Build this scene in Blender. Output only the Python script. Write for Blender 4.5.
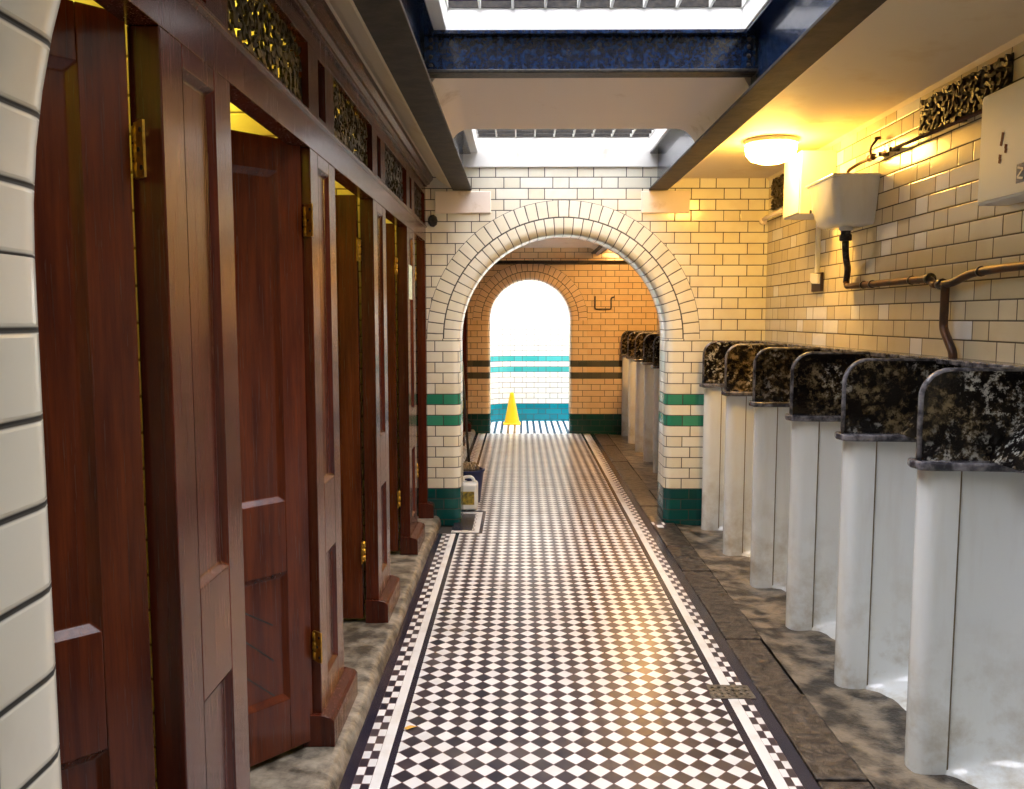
import bpy, bmesh, math, random
from mathutils import Vector, Matrix
PI = math.pi
for o in list(bpy.data.objects): bpy.data.objects.remove(o)
S = bpy.context.scene
C = S.collection
random.seed(4)

# ------------------------------------------------------------ camera
F = 840.0
PITCH = math.atan((394.5-318)/F)
YAW = math.atan((520-512)/F*math.cos(PITCH))
cam = bpy.data.cameras.new('camera'); camo = bpy.data.objects.new('camera', cam); C.objects.link(camo)
cam.sensor_fit = 'HORIZONTAL'; cam.sensor_width = 36; cam.lens = F*36/1024; cam.clip_start = .02
camo.location = (0, 0, 1.45); camo.rotation_euler = (PI/2-PITCH, 0, YAW)
S.camera = camo

# ------------------------------------------------------------ world, daylight, exposure
w = bpy.data.worlds.new('world'); S.world = w; w.use_nodes = True
bg = w.node_tree.nodes['Background']; bg.inputs[0].default_value = (.80, .90, 1, 1); bg.inputs[1].default_value = 2.2
S.view_settings.view_transform = 'Standard'; S.view_settings.look = 'None'
S.view_settings.gamma = 1; S.view_settings.use_curve_mapping = False
S.view_settings.exposure = 0.0

def area(name, loc, sx, sy, power, col=(1, 1, 1), rot=(0, 0, 0)):
    l = bpy.data.lights.new(name, 'AREA'); l.shape = 'RECTANGLE'; l.size = sx; l.size_y = sy
    l.energy = power; l.color = col
    o = bpy.data.objects.new(name, l); o.location = loc; o.rotation_euler = rot; C.objects.link(o)
    return o
def point(name, loc, power, col, r=.06):
    l = bpy.data.lights.new(name, 'POINT'); l.energy = power; l.color = col; l.shadow_soft_size = r
    o = bpy.data.objects.new(name, l); o.location = loc; C.objects.link(o); return o
DAY = (1, .975, .93)
area('daylight_above_pavement_glass', (.3, 2.15, 3.0), 1.5, 2.9, 195, DAY)
area('daylight_above_far_glass', (.3, 5.2, 3.0), 1.4, 1.3, 100, DAY)
area('daylight_room_two', (.3, 8.0, 3.0), 1.3, 1.8, 45, DAY)
area('daylight_over_exit', (.1, 11.3, 3.6), 1.4, 1.0, 260, (.95, .98, 1))
for k, (y, e) in enumerate([(1.62, 9), (2.71, 9), (3.83, 8), (4.95, 8), (5.80, 5)]):
    point('cubicle_lamp_light', (-1.12, y, 2.24), e, (1, .86, .10), .04)

# ------------------------------------------------------------ material helpers
def newmat(name):
    m = bpy.data.materials.new(name); m.use_nodes = True
    nt = m.node_tree; b = nt.nodes['Principled BSDF']; return m, nt, b
def N(nt, t, **k):
    n = nt.nodes.new(t)
    for a, v in k.items(): setattr(n, a, v)
    return n
def mth(nt, op, a, b=None, c=None):
    n = N(nt, 'ShaderNodeMath', operation=op)
    for i, v in enumerate((a, b, c)):
        if v is None: continue
        if isinstance(v, (int, float)): n.inputs[i].default_value = v
        else: nt.links.new(v, n.inputs[i])
    return n.outputs[0]
def mixc(nt, f, a, b, mode='MIX'):
    n = N(nt, 'ShaderNodeMix', data_type='RGBA', blend_type=mode)
    for i, v in ((0, f), (6, a), (7, b)):
        if isinstance(v, (int, float)): n.inputs[i].default_value = v
        elif isinstance(v, tuple): n.inputs[i].default_value = (*v, 1)
        else: nt.links.new(v, n.inputs[i])
    return n.outputs[2]
def noise(nt, scale, detail=4, vec=None, rough=.6):
    n = N(nt, 'ShaderNodeTexNoise'); n.inputs['Scale'].default_value = scale
    n.inputs['Detail'].default_value = detail; n.inputs['Roughness'].default_value = rough
    if vec is not None: nt.links.new(vec, n.inputs['Vector'])
    return n.outputs['Fac']
def ramp(nt, v, lo, hi):
    n = N(nt, 'ShaderNodeMapRange'); n.clamp = True
    nt.links.new(v, n.inputs[0]); n.inputs[1].default_value = lo; n.inputs[2].default_value = hi
    return n.outputs[0]
def gcoord(nt):
    g = N(nt, 'ShaderNodeNewGeometry'); return g.outputs['Position']
def bump(nt, b, h, dist=.002, st=1.0):
    n = N(nt, 'ShaderNodeBump'); n.inputs['Strength'].default_value = st; n.inputs['Distance'].default_value = dist
    nt.links.new(h, n.inputs['Height']); nt.links.new(n.outputs[0], b.inputs['Normal'])

ROW = .0745; Z0 = .248; PER = .335; STR = .2235
def tile_mat(name, base, vary, grout=(.03, .03, .025), bands=False, rough=.16, gw=.0031, ring=False, white=None, basecol=(.0, .055, .055), band=((.02, .22, .13), (.05, .30, .19))):
    """glazed brick, UV in metres; Flemish bond (or grid for arch rings)"""
    m, nt, b = newmat(name)
    uv = N(nt, 'ShaderNodeUVMap').outputs[0]
    sp = N(nt, 'ShaderNodeSeparateXYZ'); nt.links.new(uv, sp.inputs[0]); u, v = sp.outputs[0], sp.outputs[1]
    if ring:
        iu = mth(nt, 'FLOOR', u); iv = mth(nt, 'FLOOR', v)
        fu = mth(nt, 'FRACT', u); fv = mth(nt, 'FRACT', v)
        du = mth(nt, 'MULTIPLY', mth(nt, 'MINIMUM', fu, mth(nt, 'SUBTRACT', 1.0, fu)), .062)
        dv = mth(nt, 'MULTIPLY', mth(nt, 'MINIMUM', fv, mth(nt, 'SUBTRACT', 1.0, fv)), .115)
        idx = iu
    else:
        rv = mth(nt, 'DIVIDE', mth(nt, 'SUBTRACT', v, Z0), ROW)
        iv = mth(nt, 'FLOOR', rv); fv = mth(nt, 'FRACT', rv)
        dv = mth(nt, 'MULTIPLY', mth(nt, 'MINIMUM', fv, mth(nt, 'SUBTRACT', 1.0, fv)), ROW)
        par = mth(nt, 'PINGPONG', iv, 1.0)
        uu = mth(nt, 'ADD', u, mth(nt, 'MULTIPLY', par, PER/2))
        q = mth(nt, 'DIVIDE', uu, PER); iq = mth(nt, 'FLOOR', q)
        t = mth(nt, 'MULTIPLY', mth(nt, 'FRACT', q), PER)
        du = mth(nt, 'MINIMUM', mth(nt, 'MINIMUM', t, mth(nt, 'ABSOLUTE', mth(nt, 'SUBTRACT', t, STR))), mth(nt, 'SUBTRACT', PER, t))
        idx = mth(nt, 'ADD', mth(nt, 'MULTIPLY', iq, 2.0), mth(nt, 'GREATER_THAN', t, STR))
    d = mth(nt, 'MINIMUM', du, dv)
    tl = ramp(nt, d, gw*.6, gw*1.3)             # 0 in grout, 1 on tile
    cb = N(nt, 'ShaderNodeCombineXYZ'); nt.links.new(idx, cb.inputs[0]); nt.links.new(iv, cb.inputs[1])
    wn = N(nt, 'ShaderNodeTexWhiteNoise'); nt.links.new(cb.outputs[0], wn.inputs['Vector'])
    rnd = wn.outputs['Value']
    col = mixc(nt, rnd, base, vary)
    if white:
        col = mixc(nt, mth(nt, 'GREATER_THAN', rnd, .86), col, white)
    g = gcoord(nt)
    dirt = ramp(nt, noise(nt, 5, 5, g), .5, .78)
    col = mixc(nt, mth(nt, 'MULTIPLY', dirt, .25), col, (.45, .30, .12))
    if bands:
        z = v
        def between(a, c): return mth(nt, 'MULTIPLY', mth(nt, 'GREATER_THAN', z, a), mth(nt, 'LESS_THAN', z, c))
        k = mth(nt, 'ADD', between(Z0+ROW*6, Z0+ROW*7), between(Z0+ROW*8, Z0+ROW*9))
        col = mixc(nt, k, col, mixc(nt, rnd, *band))
        col = mixc(nt, mth(nt, 'LESS_THAN', z, Z0), col, mixc(nt, rnd, basecol, tuple(c*1.6 for c in basecol)))
    fin = mixc(nt, tl, grout, col)
    nt.links.new(fin, b.inputs['Base Color'])
    r = mth(nt, 'ADD', mth(nt, 'MULTIPLY', mth(nt, 'SUBTRACT', 1.0, tl), .6), rough)
    nt.links.new(r, b.inputs['Roughness'])
    hh = mth(nt, 'ADD', mth(nt, 'MULTIPLY', ramp(nt, d, 0.0, .006), 1.0), mth(nt, 'ADD', mth(nt, 'MULTIPLY', rnd, .35), mth(nt, 'MULTIPLY', noise(nt, 14, 1, g), .5)))
    bump(nt, b, hh, .0016, .7)
    return m

def plain(name, col, rough=.5, metal=0, var=.0, col2=None, scale=8, bumpd=0, coat=0, lo=.4, hi=.65, stretch=None, detail=5):
    m, nt, b = newmat(name)
    b.inputs['Roughness'].default_value = rough; b.inputs['Metallic'].default_value = metal
    b.inputs['Base Color'].default_value = (*col, 1); b.inputs['Coat Weight'].default_value = coat
    b.inputs['Coat Roughness'].default_value = .08
    if col2:
        g = gcoord(nt)
        if stretch:
            mp = N(nt, 'ShaderNodeMapping'); mp.inputs['Scale'].default_value = stretch; nt.links.new(g, mp.inputs[0]); g = mp.outputs[0]
        n = noise(nt, scale, detail, g)
        nt.links.new(mixc(nt, ramp(nt, n, lo, hi), col, col2), b.inputs['Base Color'])
        if bumpd: bump(nt, b, n, bumpd)
    return m
M = {}
M['tile_arch'] = tile_mat('glazed_brick_cream', (.80, .76, .60), (.88, .86, .74), bands=True)
M['tile_ring'] = tile_mat('glazed_brick_voussoir', (.80, .77, .62), (.88, .86, .74), ring=True)
M['tile_far'] = tile_mat('glazed_brick_buff', (.80, .60, .36), (.84, .68, .46), bands=True, basecol=(.0, .035, .03), band=((.06, .07, .05), (.10, .10, .07)))
M['tile_far_ring'] = tile_mat('glazed_brick_buff_voussoir', (.78, .60, .42), (.84, .68, .50), ring=True)
M['tile_right'] = tile_mat('glazed_brick_aged', (.64, .56, .37), (.74, .69, .53), grout=(.06, .045, .025), white=(.82, .83, .82))
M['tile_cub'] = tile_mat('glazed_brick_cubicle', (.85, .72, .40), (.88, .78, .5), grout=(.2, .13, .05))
M['tile_white'] = tile_mat('glazed_brick_white', (.85, .86, .86), (.90, .90, .90), bands=True, basecol=(.0, .17, .24), band=((.04, .40, .42), (.08, .50, .55)))
def wood_mat(name, a, c, rough=.24):
    m, nt, b = newmat(name)
    tc = N(nt, 'ShaderNodeTexCoord').outputs['Object']
    mp = N(nt, 'ShaderNodeMapping'); mp.inputs['Scale'].default_value = (14, 14, .9); nt.links.new(tc, mp.inputs[0])
    n1 = noise(nt, 2.2, 8, mp.outputs[0], .65)
    mp2 = N(nt, 'ShaderNodeMapping'); mp2.inputs['Scale'].default_value = (90, 90, 2.5); nt.links.new(tc, mp2.inputs[0])
    n2 = noise(nt, 2, 3, mp2.outputs[0])
    col = mixc(nt, ramp(nt, n1, .32, .68), a, c)
    col = mixc(nt, mth(nt, 'MULTIPLY', ramp(nt, n2, .5, .75), .5), col, tuple(x*.35 for x in a))
    nt.links.new(col, b.inputs['Base Color'])
    nt.links.new(mth(nt, 'ADD', mth(nt, 'MULTIPLY', n2, .18), rough-.08), b.inputs['Roughness'])
    b.inputs['Coat Weight'].default_value = .2; b.inputs['Coat Roughness'].default_value = .12; b.inputs['Specular IOR Level'].default_value = .35
    bump(nt, b, n2, .0006, .5)
    return m
M['wood'] = wood_mat('mahogany', (.034, .0055, .003), (.105, .018, .007))
M['wood_light'] = wood_mat('mahogany_orange', (.055, .0085, .003), (.155, .031, .008))
M['plaster'] = plain('cream_plaster', (.78, .68, .48), .6, col2=(.62, .46, .22), scale=3.5, lo=.55, hi=.85, bumpd=.003)
M['white_plaster'] = plain('white_painted_plaster', (.86, .86, .82), .6, col2=(.62, .55, .42), scale=6, lo=.62, hi=.8, bumpd=.002)
M['soffit'] = plain('pink_cream_plaster', (.90, .80, .70), .6, col2=(.5, .36, .2), scale=5, lo=.62, hi=.85, bumpd=.002)
M['navy'] = plain('navy_gloss_painted_reflections', (.002, .007, .028), .13, col2=(.008, .042, .14), scale=45, coat=.6, bumpd=.004, lo=.45, hi=.7)  # brighter blue mottling in the colour stands in for reflections of the skylight glass
M['flange'] = plain('brown_grey_iron', (.016, .012, .009), .6, col2=(.045, .034, .024), scale=12, bumpd=.003)
M['iron'] = plain('dark_cast_iron', (.008, .007, .006), .45, col2=(.04, .03, .02), scale=60, bumpd=.002)
M['bronze'] = plain('browned_metal_leaf', (.014, .010, .007), .5, metal=.0, col2=(.09, .06, .035), scale=50)
def slate():
    m, nt, b = newmat('black_slate')
    g = gcoord(nt)
    n = noise(nt, 9, 8, g, .75); n2 = noise(nt, 38, 4, g, .75)
    n3 = noise(nt, 4, 2, g)
    st = mth(nt, 'MULTIPLY', ramp(nt, n, .46, .62), ramp(nt, n2, .44, .58))
    c = mixc(nt, st, (.006, .005, .005), (.24, .18, .09))
    c = mixc(nt, mth(nt, 'MULTIPLY', ramp(nt, n3, .50, .60), ramp(nt, n2, .54, .62)), c, (.50, .50, .46))
    nt.links.new(c, b.inputs['Base Color'])
    nt.links.new(mth(nt, 'ADD', mth(nt, 'MULTIPLY', st, .35), .13), b.inputs['Roughness'])
    bump(nt, b, n2, .002, .5); return m
M['slate'] = slate()
M['slate_edge'] = plain('worn_slate_edge', (.035, .035, .045), .22, col2=(.26, .25, .27), scale=22, lo=.42, hi=.68, bumpd=.003)
def porcelain():
    m, nt, b = newmat('white_porcelain')
    g = gcoord(nt)
    sp = N(nt, 'ShaderNodeSeparateXYZ'); nt.links.new(g, sp.inputs[0])
    low = ramp(nt, sp.outputs[2], .55, .0)
    n = noise(nt, 7, 6, g, .65)
    mp = N(nt, 'ShaderNodeMapping'); mp.inputs['Scale'].default_value = (9, 9, 1.2); nt.links.new(g, mp.inputs[0])
    n2 = noise(nt, 2, 4, mp.outputs[0])
    c = mixc(nt, mth(nt, 'MULTIPLY', ramp(nt, n2, .5, .8), .35), (.80, .84, .84), (.62, .60, .55))
    c = mixc(nt, mth(nt, 'MULTIPLY', low, ramp(nt, n, .45, .75)), c, (.42, .36, .25))
    nt.links.new(c, b.inputs['Base Color']); b.inputs['Roughness'].default_value = .13
    b.inputs['Coat Weight'].default_value = .3
    return m
M['porcelain'] = porcelain()
M['joint'] = plain('stained_joint', (.16, .12, .07), .7)
M['copper'] = plain('dull_copper_pipe', (.12, .055, .028), .42, metal=.5, col2=(.05, .035, .03), scale=14)
M['blackpipe'] = plain('black_painted_pipe', (.012, .012, .014), .3, col2=(.12, .11, .10), scale=45, lo=.5, hi=.7)
M['brass'] = plain('brass', (.62, .36, .04), .3, metal=.85, col2=(.35, .2, .04), scale=60)
M['white_paint'] = plain('white_painted_metal', (.82, .82, .76), .4)
M['brown_plastic'] = plain('dark_brown_plate', (.035, .015, .01), .5)
M['stone'] = plain('dark_wet_stone', (.018, .013, .012), .32, col2=(.125, .098, .075), scale=24, lo=.42, hi=.70, bumpd=.012, detail=9)
M['cement'] = plain('worn_wet_cement', (.035, .026, .018), .28, col2=(.26, .21, .15), scale=9, lo=.42, hi=.62, bumpd=.014, detail=8)
M['kerb'] = plain('worn_kerb_stone', (.07, .058, .042), .4, col2=(.34, .30, .23), scale=13, lo=.40, hi=.66, bumpd=.010, detail=8)
M['dirt'] = plain('dark_subfloor', (.04, .035, .03), .8)
def emis(name, col, s):
    m, nt, b = newmat(name); b.inputs['Base Color'].default_value = (*col, 1)
    b.inputs['Emission Color'].default_value = (*col, 1); b.inputs['Emission Strength'].default_value = s; return m
M['lamp'] = emis('lit_opal_glass', (1, .54, .10), 120)
M['lamp2'] = emis('lit_opal_glass_far', (1, .52, .15), 200)
M['yellow'] = plain('yellow_plastic', (.85, .52, .01), .35)
M['jug'] = plain('translucent_white_plastic', (.80, .82, .80), .3)
M['label'] = plain('yellow_brown_label', (.50, .36, .05), .4, col2=(.12, .10, .03), scale=40)
M['blue'] = plain('navy_plastic', (.02, .03, .12), .3)
M['string'] = plain('mop_string', (.45, .36, .22), .9, col2=(.2, .15, .09), scale=60)
M['paper'] = plain('pale_green_paper', (.60, .74, .62), .6, col2=(.35, .5, .4), scale=50, lo=.5, hi=.6)
M['leafm'] = plain('orange_leaf', (.75, .42, .08), .6)
M['dark_blue_ink'] = plain('blue_sticker', (.01, .05, .16), .4)
M['rust'] = plain('rust_brown', (.20, .07, .03), .8)
M['grate'] = plain('speckled_iron_grate', (.03, .025, .02), .4, col2=(.2, .17, .13), scale=45)
def glass():
    m, nt, b = newmat('purple_pavement_glass')
    out = nt.nodes['Material Output']
    tr = N(nt, 'ShaderNodeBsdfTransparent'); tr.inputs[0].default_value = (.86, .86, .96, 1)
    b.inputs['Base Color'].default_value = (.03, .015, .07, 1); b.inputs['Roughness'].default_value = .6; b.inputs['Specular IOR Level'].default_value = .1
    lw = N(nt, 'ShaderNodeLayerWeight'); lw.inputs[0].default_value = .5
    f = ramp(nt, lw.outputs['Facing'], .25, .5)
    mx = N(nt, 'ShaderNodeMixShader'); nt.links.new(f, mx.inputs[0]); nt.links.new(tr.outputs[0], mx.inputs[1]); nt.links.new(b.outputs[0], mx.inputs[2])
    nt.links.new(mx.outputs[0], out.inputs[0]); return m
M['glass'] = glass()
def floor_mats():
    # diagonal chequer
    m, nt, b = newmat('chequer_field')
    g = gcoord(nt); sp = N(nt, 'ShaderNodeSeparateXYZ'); nt.links.new(g, sp.inputs[0]); x, y = sp.outputs[0], sp.outputs[1]
    D = .0737; y0 = 2.545
    yy = mth(nt, 'SUBTRACT', y, y0)
    u = mth(nt, 'ADD', mth(nt, 'DIVIDE', mth(nt, 'ADD', x, yy), D), .5)
    v = mth(nt, 'ADD', mth(nt, 'DIVIDE', mth(nt, 'SUBTRACT', x, yy), D), .5)
    def build(m, nt, b, u, v, dim, dark=(.014, .014, .026), white=(.84, .84, .83), grout=(.16, .09, .09)):
        iu, iv = mth(nt, 'FLOOR', u), mth(nt, 'FLOOR', v)
        fu, fv = mth(nt, 'FRACT', u), mth(nt, 'FRACT', v)
        par = mth(nt, 'PINGPONG', mth(nt, 'ADD', iu, iv), 1.0)
        d = mth(nt, 'MINIMUM', mth(nt, 'MINIMUM', fu, mth(nt, 'SUBTRACT', 1.0, fu)), mth(nt, 'MINIMUM', fv, mth(nt, 'SUBTRACT', 1.0, fv)))
        cb = N(nt, 'ShaderNodeCombineXYZ'); nt.links.new(iu, cb.inputs[0]); nt.links.new(iv, cb.inputs[1])
        wn = N(nt, 'ShaderNodeTexWhiteNoise'); nt.links.new(cb.outputs[0], wn.inputs['Vector'])
        dk = mixc(nt, wn.outputs['Value'], dark, (.05, .035, .045))
        wh = mixc(nt, wn.outputs['Value'], white, tuple(c*.88 for c in white))
        c = mixc(nt, par, dk, wh)
        g2 = gcoord(nt)
        dirt = ramp(nt, noise(nt, 3.5, 6, g2), .48, .8)
        c = mixc(nt, mth(nt, 'MULTIPLY', dirt, .3), c, (.25, .2, .15))
        tl = ramp(nt, d, dim*.5, dim)
        c = mixc(nt, tl, grout, c)
        nt.links.new(c, b.inputs['Base Color'])
        nt.links.new(mth(nt, 'ADD', mth(nt, 'MULTIPLY', mth(nt, 'SUBTRACT', 1.0, tl), .4), mth(nt, 'ADD', .28, mth(nt, 'MULTIPLY', dirt, .2))), b.inputs['Roughness'])
        bump(nt, b, mth(nt, 'ADD', tl, mth(nt, 'MULTIPLY', wn.outputs['Value'], .6)), .0008, .8)
    build(m, nt, b, u, v, .035)
    M['field'] = m
    m, nt, b = newmat('border_checks')
    uv = N(nt, 'ShaderNodeUVMap').outputs[0]
    sp = N(nt, 'ShaderNodeSeparateXYZ'); nt.links.new(uv, sp.inputs[0])
    build(m, nt, b, mth(nt, 'MULTIPLY', sp.outputs[0], 2.0), mth(nt, 'DIVIDE', sp.outputs[1], .050), .05)
    M['checks'] = m
    m, nt, b = newmat('exit_stripes')
    g = gcoord(nt); sp = N(nt, 'ShaderNodeSeparateXYZ'); nt.links.new(g, sp.inputs[0])
    st = mth(nt, 'LESS_THAN', mth(nt, 'FRACT', mth(nt, 'DIVIDE', sp.outputs[0], .085)), .38)
    nt.links.new(mixc(nt, st, (.82, .83, .84), (.03, .04, .09)), b.inputs['Base Color']); b.inputs['Roughness'].default_value = .25
    M['stripes'] = m
floor_mats()
M['f_white'] = plain('white_floor_strip', (.82, .82, .80), .22, col2=(.6, .56, .5), scale=6, lo=.5, hi=.8)
M['f_dark'] = plain('navy_floor_strip', (.016, .016, .03), .22, col2=(.045, .035, .045), scale=5, lo=.4, hi=.7)

# ------------------------------------------------------------ mesh helpers
def obj(name, bm, mat=None, parent=None, smooth=False, bevel=0, seg=2):
    me = bpy.data.meshes.new(name); bm.normal_update(); bm.to_mesh(me); bm.free()
    o = bpy.data.objects.new(name, me); C.objects.link(o)
    for mm in (mat if isinstance(mat, (list, tuple)) else [mat]):
        if mm: me.materials.append(M[mm] if isinstance(mm, str) else mm)
    if smooth:
        for p in me.polygons: p.use_smooth = True
    if bevel:
        md = o.modifiers.new('bevel', 'BEVEL'); md.width = bevel; md.segments = seg; md.limit_method = 'ANGLE'; md.angle_limit = .6
        md.harden_normals = False
    if smooth:
        md = o.modifiers.new('edge_split', 'EDGE_SPLIT'); md.split_angle = math.radians(42)
    if parent: o.parent = parent
    return o
def tag(o, label, cat, group=None, kind=None):
    if label: o['label'] = label
    if cat: o['category'] = cat
    if group: o['group'] = group
    if kind: o['kind'] = kind
    return o
def thing(name, label, cat, loc=(0, 0, 0), rz=0, group=None):
    o = bpy.data.objects.new(name, None); C.objects.link(o); o.location = loc; o.rotation_euler = (0, 0, rz); o.empty_display_size = .1
    return tag(o, label, cat, group)
def struct(o, label=None, cat=None):
    o['kind'] = 'structure'
    if label: o['label'] = label
    if cat: o['category'] = cat
    return o
def copy_tree(o, parent=None):
    c = o.copy(); C.objects.link(c)
    if parent: c.parent = parent
    for ch in list(o.children): copy_tree(ch, c)
    return c
def box(bm, x0, x1, y0, y1, z0, z1, mi=0, uvm=None):
    vs = [bm.verts.new(p) for p in ((x0,y0,z0),(x1,y0,z0),(x1,y1,z0),(x0,y1,z0),(x0,y0,z1),(x1,y0,z1),(x1,y1,z1),(x0,y1,z1))]
    fs = []
    for f in ((3,2,1,0),(4,5,6,7),(0,1,5,4),(1,2,6,5),(2,3,7,6),(3,0,4,7)):
        fc = bm.faces.new([vs[i] for i in f]); fc.material_index = mi; fs.append(fc)
    return fs
def boxuv(bm):
    uvl = bm.loops.layers.uv.verify()
    bm.normal_update()
    for f in bm.faces:
        n = f.normal
        for l in f.loops:
            p = l.vert.co
            if abs(n.z) > .7: l[uvl].uv = (p.x, p.y)
            elif abs(n.x) > abs(n.y): l[uvl].uv = (p.y, p.z)
            else: l[uvl].uv = (p.x, p.z)
def quad(bm, pts, mi=0):
    f = bm.faces.new([bm.verts.new(p) for p in pts]); f.material_index = mi; return f
def prism(bm, pts, axis, a, b, mi=0):
    """extrude a 2D polygon along an axis (0 x, 1 y, 2 z); pts are the two other coordinates in order"""
    def P(p, t):
        return {0: (t, p[0], p[1]), 1: (p[0], t, p[1]), 2: (p[0], p[1], t)}[axis]
    A = [bm.verts.new(P(p, a)) for p in pts]; B = [bm.verts.new(P(p, b)) for p in pts]
    n = len(pts)
    for i in range(n):
        j = (i+1) % n
        bm.faces.new((A[i], A[j], B[j], B[i])).material_index = mi
    bm.faces.new(A[::-1]).material_index = mi; bm.faces.new(B).material_index = mi
    bmesh.ops.recalc_face_normals(bm, faces=bm.faces[:])
def smooth_path(pts, r=.03, n=5):
    pts = [Vector(p) for p in pts]; out = [pts[0]]
    for i in range(1, len(pts)-1):
        a, b, c = pts[i-1], pts[i], pts[i+1]
        rr = min(r, (a-b).length*.45, (c-b).length*.45)
        p0 = b+(a-b).normalized()*rr; p1 = b+(c-b).normalized()*rr
        for k in range(n+1):
            t = k/n; out.append((1-t)**2*p0+2*t*(1-t)*b+t*t*p1)
    out.append(pts[-1]); return out
def tube(bm, pts, r, seg=12, rad=.03, cap=True, mi=0):
    pts = smooth_path(pts, rad); rings = []; up = None
    for i, p in enumerate(pts):
        d = (pts[min(i+1, len(pts)-1)]-pts[max(i-1, 0)]).normalized()
        if up is None: up = Vector((0, 0, 1)) if abs(d.z) < .9 else Vector((1, 0, 0))
        s = d.cross(up).normalized(); up = s.cross(d).normalized()
        rr = r if not callable(r) else r(i/(len(pts)-1))
        rings.append([bm.verts.new(p+s*math.cos(a)*rr+up*math.sin(a)*rr) for a in [2*PI*k/seg for k in range(seg)]])
    for a, b in zip(rings, rings[1:]):
        for k in range(seg):
            f = bm.faces.new((a[k], a[(k+1) % seg], b[(k+1) % seg], b[k])); f.smooth = True; f.material_index = mi
    if cap: bm.faces.new(rings[0][::-1]).material_index = mi; bm.faces.new(rings[-1]).material_index = mi
def lathe(bm, prof, seg=32, loc=(0, 0, 0), axis='Z', mi=0):
    rings = []
    for r, h in prof:
        ring = []
        for k in range(seg):
            a = 2*PI*k/seg; c, s = math.cos(a)*r, math.sin(a)*r
            p = {'Z': (c, s, h), 'X': (h, c, s), 'Y': (c, h, s)}[axis]
            ring.append(bm.verts.new(Vector(p)+Vector(loc)))
        rings.append(ring)
    for a, b in zip(rings, rings[1:]):
        for k in range(seg):
            f = bm.faces.new((a[k], a[(k+1) % seg], b[(k+1) % seg], b[k])); f.smooth = True; f.material_index = mi
    bm.faces.new(rings[0][::-1]).material_index = mi; bm.faces.new(rings[-1]).material_index = mi
    bmesh.ops.recalc_face_normals(bm, faces=bm.faces[:])
def B(): return bmesh.new()

# ------------------------------------------------------------ structure
ZC = 2.40; XR = 1.70; XP = -.65; XF = -.71; YA = 5.86; TH = .34; YB = YA+TH; YE = 10.5; YEB = YE+.30
ACX, AR, AOR, ACZ = .30, .72, .95, 1.306

def arch_wall(name, y, th, x0, x1, ztop, cx, R, OR, cz, tilem, ringm, nring, zlo=-.02, facing=True):
    """arched wall: flat brickwork plus a bull-nosed double ring lining the opening"""
    bm = B(); uvl = bm.loops.layers.uv.verify()
    NS = 48
    arc = [(cx-OR*math.cos(PI*k/NS), cz+OR*math.sin(PI*k/NS)) for k in range(NS+1)]
    def face(pts, yy, flip):
        vs = [bm.verts.new((p[0], yy, p[1])) for p in pts]
        if flip: vs.reverse()
        f = bm.faces.new(vs)
        for l in f.loops: l[uvl].uv = (l.vert.co.x, l.vert.co.z)
    for yy, flip in ((y, False), (y+th, True)):
        if x0 < cx-OR-.001: face([(x0, zlo), (cx-OR, zlo), (cx-OR, cz), (cx-OR, ztop), (x0, ztop)], yy, flip)
        if x1 > cx+OR+.001: face([(cx+OR, zlo), (x1, zlo), (x1, ztop), (cx+OR, ztop), (cx+OR, cz)], yy, flip)
        for a, b in zip(arc, arc[1:]): face([a, b, (b[0], ztop), (a[0], ztop)], yy, flip)
    # profile: radial offset r (0 = intrados) against depth
    bn = .055
    prof = [(OR-R, 0, 2.0), ((OR-R)/2, 0, 1.0)]
    for k in range(7):
        a = PI/2*k/6; prof.append((bn-bn*math.sin(a), bn-bn*math.cos(a), 1.0-.25-.25*k/6))
    prof.append((0, th-bn, .5))
    for k in range(1, 7):
        a = PI/2*k/6; prof.append((bn-bn*math.cos(a), th-bn+bn*math.sin(a), .5))
    prof += [(OR-R, th, .5)]
    path = [('L', zlo), ('L', cz)] + [('A', k) for k in range(1, NS)] + [('R', cz), ('R', zlo)]
    def pt(s, pr):
        r, d, _ = pr; rr = R+r
        if s[0] == 'L': return (cx-rr, y+d, s[1])
        if s[0] == 'R': return (cx+rr, y+d, s[1])
        a = PI*s[1]/NS; return (cx-rr*math.cos(a), y+d, cz+rr*math.sin(a))
    def seg(a, b, mi, u0, u1):
        for j in range(len(prof)-1):
            p, q = prof[j], prof[j+1]
            co = [pt(a, p), pt(a, q), pt(b, q), pt(b, p)]
            vs = [bm.verts.new(c) for c in co]; f = bm.faces.new(vs); f.material_index = mi; f.smooth = True
            if mi == 1:
                w0, w1 = p[2], q[2]
                off = .5 if j == 0 else 0
                if j == 0: w0, w1 = 2.0, 1.0
                for l, uvv in zip(f.loops, ((u0+off, w0), (u0+off, w1), (u1+off, w1), (u1+off, w0))): l[uvl].uv = uvv
            else:
                acc = [0]
                for i in range(len(prof)-1): acc.append(acc[-1]+math.hypot(prof[i+1][0]-prof[i][0], prof[i+1][1]-prof[i][1]))
                sgn = 1
                za, zb = a[1], b[1]
                for l, uvv in zip(f.loops, ((acc[j]+.112, za), (acc[j+1]+.112, za), (acc[j+1]+.112, zb), (acc[j]+.112, zb))): l[uvl].uv = uvv
    seg(('L', zlo), ('L', cz), 0, 0, 0)
    for k in range(NS):
        a = ('L', cz) if k == 0 else ('A', k); b = ('R', cz) if k == NS-1 else ('A', k+1)
        seg(a, b, 1, nring*k/NS, nring*(k+1)/NS)
    seg(('R', cz), ('R', zlo), 0, 0, 0)
    # wall ends and top
    bmesh.ops.remove_doubles(bm, verts=bm.verts[:], dist=.0001)
    o = obj(name, bm, [tilem, ringm]); struct(o, cat='wall')
    return o
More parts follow.
